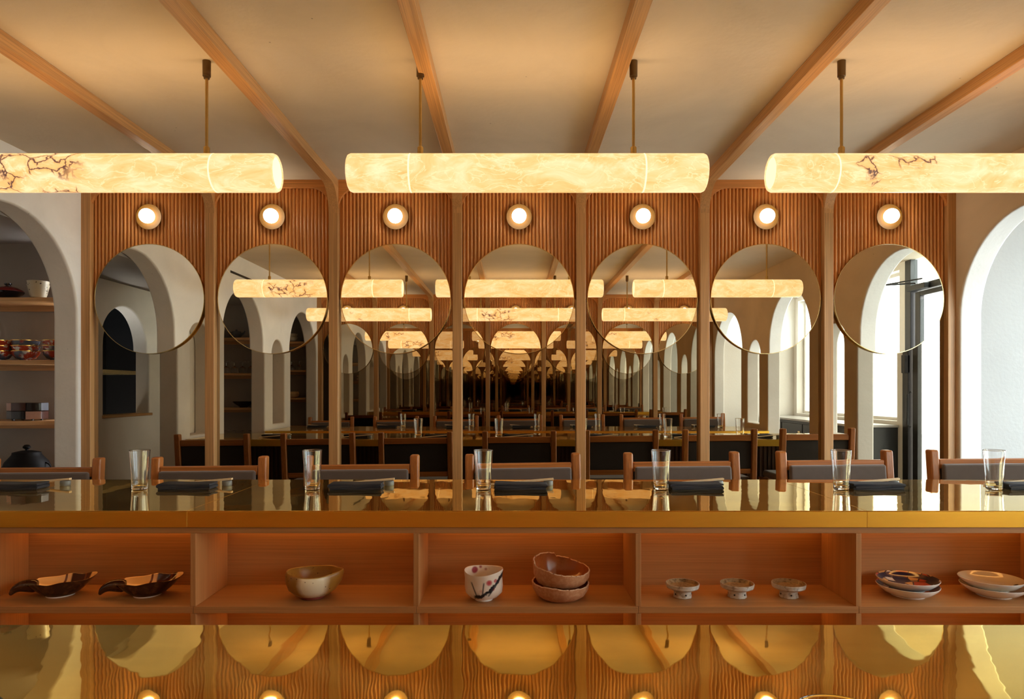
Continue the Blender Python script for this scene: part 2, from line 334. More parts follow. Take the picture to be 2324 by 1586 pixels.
# ------------------------------------------------------------------ mesh helpers
class MB:
    def __init__(s): s.v = []; s.f = []; s.m = []
    def add(s, vs, fs, mi=0):
        o = len(s.v); s.v += vs; s.f += [tuple(i + o for i in f) for f in fs]; s.m += [mi] * len(fs)
        return s
    def box(s, x0, x1, y0, y1, z0, z1, mi=0):
        return s.add([(x0, y0, z0), (x1, y0, z0), (x1, y1, z0), (x0, y1, z0), (x0, y0, z1), (x1, y0, z1), (x1, y1, z1), (x0, y1, z1)],
                     [(0, 3, 2, 1), (4, 5, 6, 7), (0, 1, 5, 4), (1, 2, 6, 5), (2, 3, 7, 6), (3, 0, 4, 7)], mi)
    def prism(s, poly, axis, a, b, mi=0):                  # closed polygon extruded along an axis
        n = len(poly)
        def P(p, t): return {'X': (t, p[0], p[1]), 'Y': (p[0], t, p[1]), 'Z': (p[0], p[1], t)}[axis]
        vs = [P(p, a) for p in poly] + [P(p, b) for p in poly]
        fs = [tuple(range(n)), tuple(range(2 * n - 1, n - 1, -1))] + [(i, i + n, (i + 1) % n + n, (i + 1) % n) for i in range(n)]
        return s.add(vs, fs, mi)
    def lathe(s, prof, seg=32, c=(0, 0, 0), axis='Z', fr=None, fz=None, mats=None):
        vs = []; n = len(prof)
        for i, (r, z) in enumerate(prof):
            for k in range(seg):
                a = 2 * pi * k / seg
                R = r * (fr(a, i, z) if fr else 1); Z = z + (fz(a, i, z) if fz else 0)
                p = (R * cos(a), R * sin(a), Z)
                if axis == 'X': p = (p[2], p[0], p[1])
                if axis == 'Y': p = (p[0], p[2], p[1])
                vs.append((p[0] + c[0], p[1] + c[1], p[2] + c[2]))
        o = len(s.v); s.v += vs
        for i in range(n - 1):
            for k in range(seg):
                k2 = (k + 1) % seg
                s.f.append((o + i * seg + k, o + i * seg + k2, o + (i + 1) * seg + k2, o + (i + 1) * seg + k)); s.m.append(mats[i] if mats else 0)
        if prof[0][0] > 1e-6: s.f.append(tuple(o + k for k in range(seg - 1, -1, -1))); s.m.append(mats[0] if mats else 0)
        if prof[-1][0] > 1e-6: s.f.append(tuple(o + (n - 1) * seg + k for k in range(seg))); s.m.append(mats[-1] if mats else 0)
        return s
    def tube(s, path, r, seg=8, mi=0):
        import mathutils
        P = [mathutils.Vector(p) for p in path]; vs = []
        for i, p in enumerate(P):
            t = (P[min(i + 1, len(P) - 1)] - P[max(i - 1, 0)]).normalized()
            u = t.cross(mathutils.Vector((0, 0, 1) if abs(t.z) < .9 else (1, 0, 0))).normalized(); w_ = t.cross(u)
            rr = r[i] if isinstance(r, (list, tuple)) else r
            vs += [tuple(p + (u * cos(2 * pi * k / seg) + w_ * sin(2 * pi * k / seg)) * rr) for k in range(seg)]
        fs = [(i * seg + k, i * seg + (k + 1) % seg, (i + 1) * seg + (k + 1) % seg, (i + 1) * seg + k) for i in range(len(P) - 1) for k in range(seg)]
        fs += [tuple(range(seg - 1, -1, -1)), tuple(range((len(P) - 1) * seg, len(P) * seg))]
        return s.add(vs, fs, mi)
    def build(s, name, mats, parent=None, smooth=False, bevel=0, seg=2, loc=None, sub=0):
        me = bpy.data.meshes.new(name); me.from_pydata(s.v, [], s.f)
        ml = mats if isinstance(mats, list) else [mats]
        for m in ml: me.materials.append(M[m])
        if len(ml) > 1: me.polygons.foreach_set('material_index', s.m)
        import bmesh
        b_ = bmesh.new(); b_.from_mesh(me); bmesh.ops.remove_doubles(b_, verts=b_.verts, dist=1e-6)
        bmesh.ops.recalc_face_normals(b_, faces=b_.faces); b_.to_mesh(me); b_.free()
        if smooth or bevel: me.shade_smooth(); me.set_sharp_from_angle(angle=radians(38 if not bevel else 50))
        o = bpy.data.objects.new(name, me); C.objects.link(o)
        if loc: o.location = loc
        if parent: o.parent = parent
        if bevel:
            md = o.modifiers.new('bevel', 'BEVEL'); md.width = bevel; md.segments = seg; md.limit_method = 'ANGLE'; md.angle_limit = radians(40); md.harden_normals = True
        if sub:
            md = o.modifiers.new('subdivision', 'SUBSURF'); md.levels = sub; md.render_levels = sub
        return o
def tag(o, label=None, cat=None, group=None, kind=None):
    for k, v in (('label', label), ('category', cat), ('group', group), ('kind', kind)):
        if v: o[k] = v
    return o
def thing(name, label, cat, loc=(0, 0, 0), rz=0, group=None):
    o = bpy.data.objects.new(name, None); C.objects.link(o); o.location = loc; o.rotation_euler = (0, 0, rz); o.empty_display_size = .05
    return tag(o, label, cat, group)
def dup(root, loc, rot, label, group=None):
    r = root.copy(); C.objects.link(r); r.location = loc; r.rotation_euler = rot; r['label'] = label
    if group: r['group'] = group
    for ch in list(root.children):
        c = ch.copy(); C.objects.link(c); c.parent = r
        for g_ in list(ch.children):
            d = g_.copy(); C.objects.link(d); d.parent = c
    return r
def struct(o): o['kind'] = 'structure'; return o
ORD = ['leftmost', 'second from left', 'third from left', 'middle', 'third from right', 'second from right', 'rightmost']

# ------------------------------------------------------------------ floor, ceiling, beams
m = MB(); m.add([(-3.9, YB - .3, fl(-3.9)), (3.75, YB - .3, fl(3.75)), (3.75, 4.6, fl(3.75)), (-3.9, 4.6, fl(-3.9)), (-3.9, YB - .3, -.3), (3.75, YB - .3, -.3), (3.75, 4.6, -.3), (-3.9, 4.6, -.3)],
          [(0, 1, 2, 3), (7, 6, 5, 4), (0, 4, 5, 1), (1, 5, 6, 2), (2, 6, 7, 3), (3, 7, 4, 0)])
struct(m.build('floor', 'floor'))
ceiling = struct(MB().box(-3.9, 3.75, YB - .3, 4.6, ZC, ZC + .2).build('ceiling', 'plaster_ceiling'))
PIL = [BAY0 - BAYW / 2 + BAYW * k for k in range(8)]         # pillar centre lines
PW = .027; PF = 3.945                                        # half width, pillar front
for k in range(1, 7):
    MB().box(PIL[k] - PW, PIL[k] + PW, mir(PF), PF, ZC - .05, ZC).build('beam', 'oakY', ceiling, bevel=.003)

# ------------------------------------------------------------------ the two mirrored timber walls
def arch_spandrel(cx, hw, y0, y1, z0, z1, zt):
    r = .115; poly = [(cx - hw, z1), (cx - hw, z0)]
    poly += [(cx - hw + r - r * cos(pi / 2 * i / 8), z0 + r * sin(pi / 2 * i / 8)) for i in range(9)][1:]
    poly += [(cx + hw - r + r * sin(pi / 2 * i / 8), z0 + r * cos(pi / 2 * i / 8)) for i in range(9)]
    poly += [(cx + hw, z1)]
    return MB().prism(poly, 'Y', y0, y1)
SLATP = .0213
def mirror_wall(fx, name, detail, where):
    """fx maps depth; the near wall is the far one mirrored about the room's centre"""
    lo = lambda a, b: (min(fx(a), fx(b)), max(fx(a), fx(b)))
    wall = struct(MB().box(XL - .14, XR + .14, *lo(4.0, 4.12), -.2, ZC).build(name, 'darkslatZ'))
    for k, x in enumerate(PIL):
        x0, x1 = x - PW, x + PW
        if k == 0: x0 = XL - .005
        if k == 7: x1 = XR + .005
        MB().box(x0, x1, *lo(PF, 4.0), fl(x) - .01, ZC).build('pillar', 'oakZ', wall, bevel=.003)
        if 0 < k < 7:
            r = .145; zb = ZC - .05
            poly = [(fx(PF), zb), (fx(PF), zb - r)] + [(fx(PF - r + r * cos(pi / 2 * i / 10)), zb - r + r * sin(pi / 2 * i / 10)) for i in range(1, 11)]
            MB().prism(poly, 'X', x - PW, x + PW).build('brace', 'oakZ', wall)
    for k in range(7):
        cx = BAY0 + BAYW * k; hw = BAYW / 2 - PW
        hw0, hw1 = cx - hw, cx + hw
        if k == 0: hw0 = XL + .05
        if k == 6: hw1 = XR - .045
        arch_spandrel((hw0 + hw1) / 2, (hw1 - hw0) / 2, *lo(3.955, 3.9775), ZC - .045 - .115, ZC, 0).build('arch_spandrel', 'slatX', wall, bevel=.0035)
        pan = MB().box(hw0, hw1, *lo(3.99, 4.0), 1.818, ZC).build('slat_panel', 'slatZ', wall)
        n = int((hw1 - hw0) / SLATP); off = ((hw1 - hw0) - n * SLATP) / 2
        sec = [(.0092 * cos(pi * i / 6), 3.990 - .0122 * sin(pi * i / 6)) for i in range(7)]
        sec = [(a, fx(b_)) for a, b_ in sec]
        if detail:
            proto = None
            for j in range(n):
                x = hw0 + off + SLATP * (j + .5)
                if proto is None:
                    proto = MB().prism(sec, 'Z', 1.818, ZC - .002).build('slat', 'slatZ', pan, smooth=True, loc=(x, 0, 0)); s_ = proto
                else:
                    s_ = proto.copy(); C.objects.link(s_)
                s_.location = (x, 0, 0)
        else:
            mb = MB()
            for j in range(n):
                x = hw0 + off + SLATP * (j + .5); mb.prism([(a + x, b_) for a, b_ in sec], 'Z', 1.818, ZC - .002)
            mb.build('slats', 'slatZ', pan, smooth=True)['kind'] = 'stuff'
        tag(MB().box(hw0, hw1, *lo(3.985, 3.9985), .06, 1.8175).build('tinted_mirror', 'bronze_mirror'),
            f'tall bronze tinted mirror pane under the slats, {ORD[k]} on the {where}', 'mirror', f'bronze mirror panes of the {where}')
        t = thing('round_mirror', f'round clear mirror with thin brass rim, {ORD[k]} on the {where}', 'mirror', (cx, fx(3.97), 1.818), 0, f'round mirrors of the {where}')
        sg = fx(1) - fx(0)
        R = .3185
        d = MB(); d.lathe([(R - .0025, 0), (R - .0025, -.005 * sg)], 96, axis='Y'); d.build('mirror_glass', 'mirror', t)
        d = MB(); d.lathe([(R - .002, .012 * sg), (R + .0005, .012 * sg), (R + .0005, -.0062 * sg), (R - .0025, -.0062 * sg), (R - .0025, .0)], 96, axis='Y'); d.build('rim', 'brass_rim', t, smooth=True)
        t = thing('wall_sconce', f'gold dish wall lamp with glowing globe, {ORD[k]} on the {where}', 'lamp', (cx, fx(3.978), PZ(491, 3.95)), 0, f'wall lamps of the {where}')
        pr = [(.02, .0), (.074, -.018), (.0745, -.020), (.073, -.0205), (.05, -.011), (.02, -.006), (0, -.005)]
        d = MB(); d.lathe([(r_, z_ * sg) for r_, z_ in pr], 40, axis='Y'); d.build('dish', 'dish', t, smooth=True)
        d = MB(); pr = [(.042 * sin(pi * i / 14), -.040 + .042 * cos(pi * i / 14)) for i in range(15)]
        d.lathe([(max(r_, 1e-7), z_ * sg) for r_, z_ in pr], 28, axis='Y'); d.build('globe', 'globe', t, smooth=True)
    return wall
mirror_wall(lambda y: y, 'wall_back', True, 'far wall')
mirror_wall(mir, 'wall_front', False, 'reflected opposite wall')

# ------------------------------------------------------------------ side walls with arches
def arch_wall(name, x0, x1, arches, ya, yb, H, mat, seg=28):
    vid = {}; vs = []; fs = []; mi = []
    def V(x, y, z):
        k = (round(x, 5), round(y, 5), round(z, 5))
        if k not in vid: vid[k] = len(vs); vs.append((x, y, z))
        return vid[k]
    outl = []; polys = []; cur = [(ya, H), (ya, -.2)]          # running right boundary of the pier being closed
    for (y0, y1, sill, spring) in arches:
        r = (y1 - y0) / 2; c = (y0 + y1) / 2
        arc = [(c - r * cos(pi * i / seg), spring + r * sin(pi * i / seg)) for i in range(seg + 1)]; h = seg // 2
        foot0 = [(c, -.2), (c, sill), (y0, sill)] if sill > 0 else [(y0, -.2)]
        foot1 = [(y1, sill), (c, sill), (c, -.2)] if sill > 0 else [(y1, -.2)]
        polys.append(cur + foot0 + arc[:h + 1] + [(c, H)])
        cur = [(c, H)] + arc[h:] + foot1
        path = [foot0[-1]] + arc + [foot1[0]]
        if sill > 0: path = path + [(c, sill), path[0]]
        outl.append(path)
    polys.append(cur + [(yb, -.2), (yb, H)])
    for p in polys:
        for x in (x0, x1): fs.append(tuple(V(x, *q) for q in p))
    nf = len(fs)
    for path in outl:
        for a, b_ in zip(path, path[1:]): fs.append((V(x0, *a), V(x0, *b_), V(x1, *b_), V(x1, *a)))
    for y in (ya, yb): fs.append((V(x0, y, -.2), V(x1, y, -.2), V(x1, y, H), V(x0, y, H)))
    mb = MB().add(vs, fs); mb.m = [0 if i < nf else 1 for i in range(len(fs))]
    return struct(mb.build(name, mat, bevel=.016, seg=3))
SP = 1.70
ARCH = [(-.715, .30, 0, SP), (.50, .862, .94, 1.638), (1.10, 2.06, 0, 1.735), (mir(.862), mir(.50), .94, 1.638), (2.885, 3.915, 0, SP)]
arch_wall('wall_left', XL, XL - .14, ARCH, YB - .2, 4.02, ZC, ['plaster_left', 'plaster'])
arch_wall('wall_right', XR, XR + .13, ARCH, YB - .2, 4.02, ZC, ['plaster_warm_bounce', 'plaster_left'])  # face painted with the warm light, paler plaster on the daylit reveals
tag(MB().box(XL - .002, XL + .004, 1.12, 1.90, 2.325, 2.345).build('air_slot', 'black_gloss'), 'black linear air slot high on the left plaster wall', 'vent')
# alcoves behind the left wall
X0 = -3.32
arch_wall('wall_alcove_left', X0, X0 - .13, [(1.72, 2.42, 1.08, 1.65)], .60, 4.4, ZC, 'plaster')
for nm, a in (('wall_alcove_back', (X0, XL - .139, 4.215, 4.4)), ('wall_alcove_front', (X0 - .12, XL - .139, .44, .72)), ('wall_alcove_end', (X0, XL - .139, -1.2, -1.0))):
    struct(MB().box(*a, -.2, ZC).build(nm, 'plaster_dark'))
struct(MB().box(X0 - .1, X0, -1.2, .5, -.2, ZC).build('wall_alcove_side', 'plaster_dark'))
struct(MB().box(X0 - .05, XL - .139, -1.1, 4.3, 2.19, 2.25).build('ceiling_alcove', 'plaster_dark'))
for y in (.50, mir(.862)):
    struct(MB().box(XL - .16, XL - .1405, y - .06, y + .42, .8, 2.0).build('wall_niche_back', 'plaster'))
struct(MB().box(X0 - 1.0, X0 - .13, .6, .7, -.2, ZC).build('wall_kitchen_front', 'black')); struct(MB().box(X0 - 1.0, X0 - .13, 3.0, 3.1, -.2, ZC).build('wall_kitchen_back', 'black'))
struct(MB().box(X0 - 1.1, X0 - 1.0, .6, 3.1, -.2, ZC).build('wall_kitchen_left', 'black')); struct(MB().box(X0 - 1.1, X0 - .13, .6, 3.1, ZC, ZC + .1).build('ceiling_kitchen', 'black'))
tag(MB().box(X0 - .9, X0 - .35, 1.2, 2.9, 1.44, 1.475).build('range_hood', 'brass_rim'), 'steel hood edge in the dark kitchen beyond the small arched window', 'hood')
tag(MB().box(X0 - .135, X0 + .02, 1.70, 2.44, 1.06, 1.083).build('window_sill', 'oakY', bevel=.003), 'oak sill of the small arched kitchen window seen in the leftmost round mirror', 'sill')

# shelves with crockery in the alcoves
def shelf(z, y0, y1, label, grp):
    t = thing('wall_shelf', label, 'shelf', (0, 0, 0), 0, grp)
    MB().box(X0 + .001, XL - .141, y0, y1, z - .024, z).build('board', 'oakX', t, bevel=.002)
    yb = y1 if y1 > 2 else y0
    s = -1 if y1 > 2 else 1
    MB().box(X0 + .001, XL - .141, min(yb, yb + s * .02), max(yb, yb + s * .02), z - .055, z - .0245).build('ledger', 'oakX', t)
SHZ = [1.827, 1.464, 1.11, .75]
for i, z in enumerate(SHZ):
    q = ['topmost', 'second from top', 'third from top', 'lowest'][i]
    shelf(z, 3.965, 4.214, f'oak wall shelf inside the left arch, {q}', 'shelves inside the left arch')
    shelf(z, .721, .94, f'oak wall shelf in the reflected middle alcove, {q}', 'shelves in the middle alcove')
    shelf(z + .08, -.999, -.76, f'oak wall shelf in the reflected far alcove, {q}', 'shelves in the far alcove')

def rev(name, label, cat, loc, parts, group=None, rz=0):
    t = thing(name, label, cat, loc, rz, group)
    for nm, prof, mat, seg in parts:
        mb = MB(); mb.lathe(prof, seg); mb.build(nm, mat, t, smooth=True)
    return t
def at_shelf(px, d=4.06): return PX(px, d)
# lidded lacquer bowl
rev('lidded_bowl', 'black and red lacquer bowl with knobbed lid on the top alcove shelf', 'bowl', (at_shelf(18), 4.06, SHZ[0]), [
    ('bowl', [(.03, 0), (.032, .006), (.05, .012), (.078, .035), (.083, .045), (.08, .045), (.05, .02), (.0, .014)], 'lacquer', 36),
    ('lid', [(.082, .0455), (.078, .054), (.05, .07), (.02, .078), (.0, .079)], 'lacquer_red', 36),
    ('knob', [(.012, .077), (.012, .084), (.02, .088), (.02, .096), (.0, .097)], 'lacquer', 24)])
# two nested speckled cups
for i, q in enumerate(('lower', 'upper')):
    z = SHZ[0] + i * .021
    rev('speckled_cup', f'cream speckled cup, {q} one of the nested pair on the top alcove shelf', 'cup', (at_shelf(87), 4.06, z), [
        ('cup', [(.03, 0), (.031, .006), (.040, .012), (.052, .06), (.0575, .086), (.0565, .0865), (.0535, .07), (.044, .0245), (0, .0205)], 'speckle', 32)], 'nested speckled cups')
# imari bowls in three stacks of three
for j, px in enumerate((-2, 59, 128)):
    for i in range(3):
        nm = ['first', 'second', 'third'][j]; q = ['bottom', 'middle', 'top'][i]
        t = thing('patterned_bowl', f'red patterned bowl, {q} of the {nm} stack from left on the second shelf', 'bowl', (at_shelf(px), 4.06, SHZ[1] + i * .0315), 0, 'red patterned bowls')
        prof = [(.032, 0), (.032, .006), (.05, .012), (.068, .035), (.0735, .056), (.0725, .0565), (.064, .045), (.048, .0345), (.0, .031)]
        MB().lathe(prof, 36).build('body', 'imari', t, smooth=True)
        MB().lathe([(.0738, .0535), (.0742, .0575), (.0722, .0577), (.0722, .0566)], 36).build('rim', 'gold', t, smooth=True)
# two tier box with patchwork sides
t = thing('tiered_box', 'two tier lacquer box with patchwork sides on the third alcove shelf', 'box', (at_shelf(60), 4.07, SHZ[2]), 0)
for i in range(2):
    mb = MB(); mb.v = []; r0, r1 = .112, .108
    for z, r in ((.008 + i * .05, r0), (.055 + i * .05, r0)):
        mb.v += [(r * cos(pi / 4 * k + pi / 8), r * .75 * sin(pi / 4 * k + pi / 8), z) for k in range(8)]
    mb.f = [(k, (k + 1) % 8, 8 + (k + 1) % 8, 8 + k) for k in range(8)] + [tuple(range(7, -1, -1)), tuple(range(8, 16))]
    mb.m = [(k * 2 + i + (k // 3)) % 4 for k in range(8)] + [0, 0]
    M.setdefault('pink', plain('pink_lacquer', (.42, .24, .19), .25)); M.setdefault('slate', plain('slate_lacquer', (.08, .085, .10), .25)); M.setdefault('brownlac', plain('brown_lacquer', (.06, .022, .016), .2))
    mb.build('tier', ['brownlac', 'slate', 'pink', 'lacquer'], t, bevel=.003)
for k in range(4):
    a = pi / 4 + pi / 2 * k; MB().lathe([(.008, 0), (.008, .008)], 12, (.08 * cos(a), .055 * sin(a), 0)).build('foot', 'lacquer', t)
# iron kettle
t = thing('iron_kettle', 'black iron kettle with knobbed lid on the lowest alcove shelf', 'kettle', (at_shelf(58), 4.07, SHZ[3]), 0)
MB().lathe([(.07, 0), (.09, .008), (.12, .05), (.122, .085), (.11, .115), (.085, .145), (.075, .158), (.073, .17), (.068, .17), (.068, .16), (0, .158)], 40).build('body', 'iron', t, smooth=True)
MB().lathe([(.066, .162), (.066, .172), (.03, .18), (0, .182)], 32).build('lid', 'iron', t, smooth=True)
MB().lathe([(.008, .18), (.008, .188), (.02, .196), (.021, .204), (.012, .214), (0, .216)], 20).build('knob', 'iron', t, smooth=True)
for s in (-1, 1):
    MB().tube([(s * (.112 + .03 * sin(pi * i / 10)), 0, .11 - .075 * i / 10 + .01 * sin(pi * i / 10)) for i in range(11)], .004).build('ring_handle', 'iron', t, smooth=True)
# crockery seen reflected in the mirror
ym = .85
t = thing('teapot', 'small dark teapot on the top shelf of the reflected middle alcove', 'teapot', (-2.86, ym, SHZ[0]), 0)
MB().lathe([(.03, 0), (.05, .02), (.055, .045), (.04, .07), (.0, .075)], 28).build('body', 'slate', t, smooth=True)
MB().lathe([(.008, .074), (.012, .084), (.0, .09)], 16).build('knob', 'slate', t, smooth=True)
MB().tube([(.05, 0, .035), (.08, 0, .055), (.09, 0, .075)], [.014, .009, .007]).build('spout', 'slate', t, smooth=True)
MB().tube([(-.045, 0, .06), (-.085, 0, .06), (-.085, 0, .03), (-.05, 0, .025)], .006).build('handle', 'slate', t, smooth=True)
gob = None
for k in range(8):
    x, y, z = -2.97 + .085 * (k % 4), ym + (.03 if k < 4 else .03), SHZ[1] if k < 4 else SHZ[3]
    lab = f'upturned stemmed glass, {["first", "second", "third", "fourth"][k % 4]} on the {"second" if k < 4 else "lowest"} shelf of the reflected middle alcove'
    if gob is None:
        gob = rev('stemmed_glass', lab, 'glass', (x, y, z), [('bowl', [(.034, 0), (.036, .02), (.030, .055), (.004, .075), (.004, .115), (.03, .119), (.03, .121), (0, .122)], 'glass', 20)], 'stemmed glasses in the middle alcove')
    else: dup(gob, (x, y, z), (0, 0, 0), lab)
rev('shallow_bowl', 'dark shallow bowl on the third shelf of the reflected middle alcove', 'bowl', (-2.80, ym, SHZ[2]), [('body', [(.04, 0), (.04, .006), (.09, .04), (.11, .06), (.107, .061), (.08, .04), (0, .015)], 'lacquer', 32)])
for i in range(2):
    rev('white_bowl', f'white bowl, {["lower", "upper"][i]} of two on the top shelf of the reflected far alcove', 'bowl', (-2.86, -.88, SHZ[0] + .08 + i * .045), [('body', [(.045, 0), (.045, .006), (.07, .02), (.085, .06), (.082, .061), (.066, .046), (0, .0445)], 'white_bowl', 32)], 'white bowls in the far alcove')
for i in range(3):
    dup(gob, (-2.96 + .1 * i, -.87, SHZ[1] + .08), (0, 0, 0), f'upturned stemmed glass, {["first", "second", "third"][i]} on the second shelf of the reflected far alcove', 'stemmed glasses in the far alcove')
rev('tan_bowl', 'tan bowl on the third shelf of the reflected far alcove', 'bowl', (-2.86, -.88, SHZ[2] + .08), [('body', [(.05, 0), (.08, .015), (.095, .05), (.085, .08), (.082, .08), (.09, .05), (.07, .02), (0, .012)], 'tan', 32)])

# ------------------------------------------------------------------ vestibule and street on the right
XV = 3.70
struct(MB().box(XV, XV + .16, -1.2, 1.47, -.3, .99).box(XV, XV + .16, -1.2, -.95, .99, ZC + .1).box(XV, XV + .16, 1.38, 1.47, .99, ZC + .1).box(XV, XV + .16, -.95, 1.38, 2.44, ZC + .1).build('wall_vestibule_side', 'plaster_white'))
w2 = struct(MB().box(XV + .09, XV + .13, -.95, -.92, .99, 2.44).box(XV + .09, XV + .13, 1.35, 1.38, .99, 2.44).box(XV + .09, XV + .13, -.92, 1.35, .99, 1.02).box(XV + .09, XV + .13, -.92, 1.35, 2.41, 2.44).build('added_window', 'plaster_white'))  # window added to bring more daylight into vestibule and room
MB().box(XV + .107, XV + .113, -.925, 1.355, 1.015, 2.415).build('window_pane', 'pane', w2)
struct(MB().box(XV, XV + .16, 4.22, 4.6, -.3, ZC + .1).build('wall_vestibule_corner', 'plaster_white'))
struct(MB().box(XR + .129, XV, 4.22, 4.4, -.3, ZC).build('wall_vestibule_back', 'plaster_white_dimmed'))
struct(MB().box(XR + .129, XV, -1.2, -1.05, -.3, ZC).build('wall_vestibule_front', 'plaster_white'))
d1 = struct(MB().box(XV + .0, XV + .07, 1.47, 1.56, -.1, ZC).box(XV, XV + .07, 2.56, 2.63, -.1, ZC).box(XV, XV + .07, 1.56, 2.56, 2.20, 2.26).build('door_1', 'black', bevel=.003))
MB().box(XV + .02, XV + .06, 1.60, 1.68, .03, 2.19).box(XV + .02, XV + .06, 2.46, 2.54, .03, 2.19).box(XV + .02, XV + .06, 1.68, 2.46, 2.15, 2.19).box(XV + .02, XV + .06, 1.68, 2.46, .03, .22).build('door_frame', 'black', d1, bevel=.003)
MB().box(XV + .037, XV + .043, 1.675, 2.465, .21, 2.12).build('door_pane', 'pane', d1)
MB().box(XV + .037, XV + .043, 1.56, 2.56, 2.26, ZC).build('transom_pane', 'pane', d1)
cl = MB().box(XV - .05, XV + .02, 1.58, 1.86, 2.20, 2.25).build('door_closer', 'black', d1, bevel=.006)
MB().tube([(XV - .03, 1.70, 2.262), (XV - .22, 1.50, 2.275)], .008).tube([(XV - .22, 1.50, 2.275), (XV - .03, 1.80, 2.29)], .007).build('arm', 'black', cl)
MB().box(XV - .03, XV + .02, 1.50, 1.56, 1.45, 1.62).build('lock_box', 'black', d1, bevel=.004)
MB().tube([(XV - .02, 1.64, .95), (XV - .05, 1.64, .97), (XV - .05, 1.64, 1.25), (XV - .02, 1.64, 1.27)], .01).build('handle', 'black', d1)
w1 = struct(MB().box(XV, XV + .07, 2.63, 4.22, -.1, .08).box(XV, XV + .07, 2.63, 4.22, ZC - .05, ZC).box(XV, XV + .07, 3.40, 3.45, .08, ZC - .05).build('window_1', 'black', bevel=.003))
MB().box(XV + .03, XV + .036, 2.63, 3.40, .08, ZC - .05).build('window_pane', 'pane', w1)
MB().box(XV + .03, XV + .036, 3.45, 4.22, .08, ZC - .05).build('window_pane', 'pane', w1)
t = thing('side_cabinet', 'low black cabinet with pale stone top beside the street door, seen in the rightmost mirror', 'cabinet', (XV, 0, 0))
MB().box(-.40, -.002, -1.0, 1.40, fl(XV), .93).build('carcass', 'black', t, bevel=.004)
MB().box(-.42, -.002, -1.02, 1.42, .931, .955).build('worktop', 'counter_stone', t, bevel=.003)
for i in range(4): 
    dr = MB().box(-.418, -.401, -.98 + .6 * i, -.40 + .6 * i, .12, .90).build('door', 'black', t, bevel=.003)
    MB().box(-.425, -.4185, -.50 + .6 * i, -.44 + .6 * i, .80, .82).build('handle', 'brass_rim', dr)
struct(MB().box(XV + .16, 16, -14, 20, -.35, -.12).build('ground', 'pavement'))

# ------------------------------------------------------------------ counters with open shelving
NX = [PX(p, 2.1) for p in (-66, 437, 944, 1449, 1950, 2453)]
CTB = .885; YIN = 2.0                                      # the near counter is a little lower and deeper
def counter(fx, where, CT, yin):
    lo = lambda a, b: (min(fx(a), fx(b)), max(fx(a), fx(b)))
    t = thing('brass_counter', f'long polished brass bar top with orange brass edge, {where}', 'counter', (0, 0, 0))
    seams = [XL + .03, -1.0, 1.087, XR - .012]
    for a, b_ in zip(seams, seams[1:]):
        MB().box(a + .0007, b_ - .0007, *lo(yin + .0012, 2.8338), CT - .003, CT).build('brass_sheet', 'brass_top_far' if CT > .9 else 'brass_top', t, bevel=.0008)
    for a, b_ in zip(seams, seams[1:]):
        MB().box(a + .0003, b_ - .0003, *lo(yin, 2.835), CT - CF, CT - .0032).build('brass_edge', 'brass_edge', t, bevel=.001)
    t = thing('open_shelving', f'oak open shelving under the brass counter, {where}', 'shelving', (0, 0, 0))
    zt = CT - CF - .0005; th = .0165
    xs = [XL + .05] + NX[1:-1] + [XR - .03] if True else NX
    xs = [NX[0] - .681, NX[0]] + NX[1:-1] + [NX[5], NX[5] + .0]
    xs = sorted(set(round(x, 4) for x in xs if XL + .05 < x < XR - .05)); xs = [XL + .04] + xs + [XR - .03]
    MB().box(xs[0], xs[-1], *lo(yin + .005, yin + .26), zt - .018, zt).build('top_rail', 'shelfX', t, bevel=.001)
    MB().box(xs[0], xs[-1], *lo(yin + .24, yin + .26), fl(-2.4), zt - .0182).build('back_panel', 'shelfX', t)
    z1 = PZ(1377, 2.1) + CT - .9195; zs = [(z1 - .0205, z1), (z1 - .30, z1 - .28)]
    for k, x in enumerate(xs):
        tops = zt - .0182
        for (za, zb) in zs:
            MB().box(x - th / 2, x + th / 2, *lo(yin + .003, yin + .2395), zb + .0002, tops).build('divider', 'shelfZ', t, bevel=.001); tops = za - .0002
        MB().box(x - th / 2, x + th / 2, *lo(yin + .003, yin + .2395), fl(x), tops).build('divider', 'shelfZ', t, bevel=.001)
    for (za, zb) in zs:
        for a, b_ in zip(xs, xs[1:]):
            MB().box(a + .0004, b_ - .0004, *lo(yin + .002, yin + .2395), za, zb).build('shelf_board', 'shelfX', t, bevel=.001)
    for a, b_ in zip(xs, xs[1:]):
        for z in (zt - .0185, zs[0][0] - .0005):
            MB().box(a + .03, b_ - .03, *lo(yin + .218, yin + .230), z - .005, z).build('led_strip', 'led', t)
    # guest side of the bar
    t = thing('ribbed_cladding', f'dark ribbed timber cladding under the counter, {where}', 'cladding', (0, 0, 0))
    MB().box(XL + .04, XR - .03, *lo(yin + .2605, 2.44), fl(-2.4), zt).build('panel', 'darkslatZ', t)
    mb = MB(); n = int((XR - XL - .1) / .034)
    for i in range(n): x = XL + .06 + .034 * i; mb.box(x, x + .02, *lo(2.4405, 2.452), .05, zt)
    mb.build('ribs', 'darkslatZ', t)['kind'] = 'stuff'
counter(lambda y: y, 'in front of the row of chairs', CT, 2.1)
counter(mir, 'at the bottom edge of the picture', CTB, YIN)

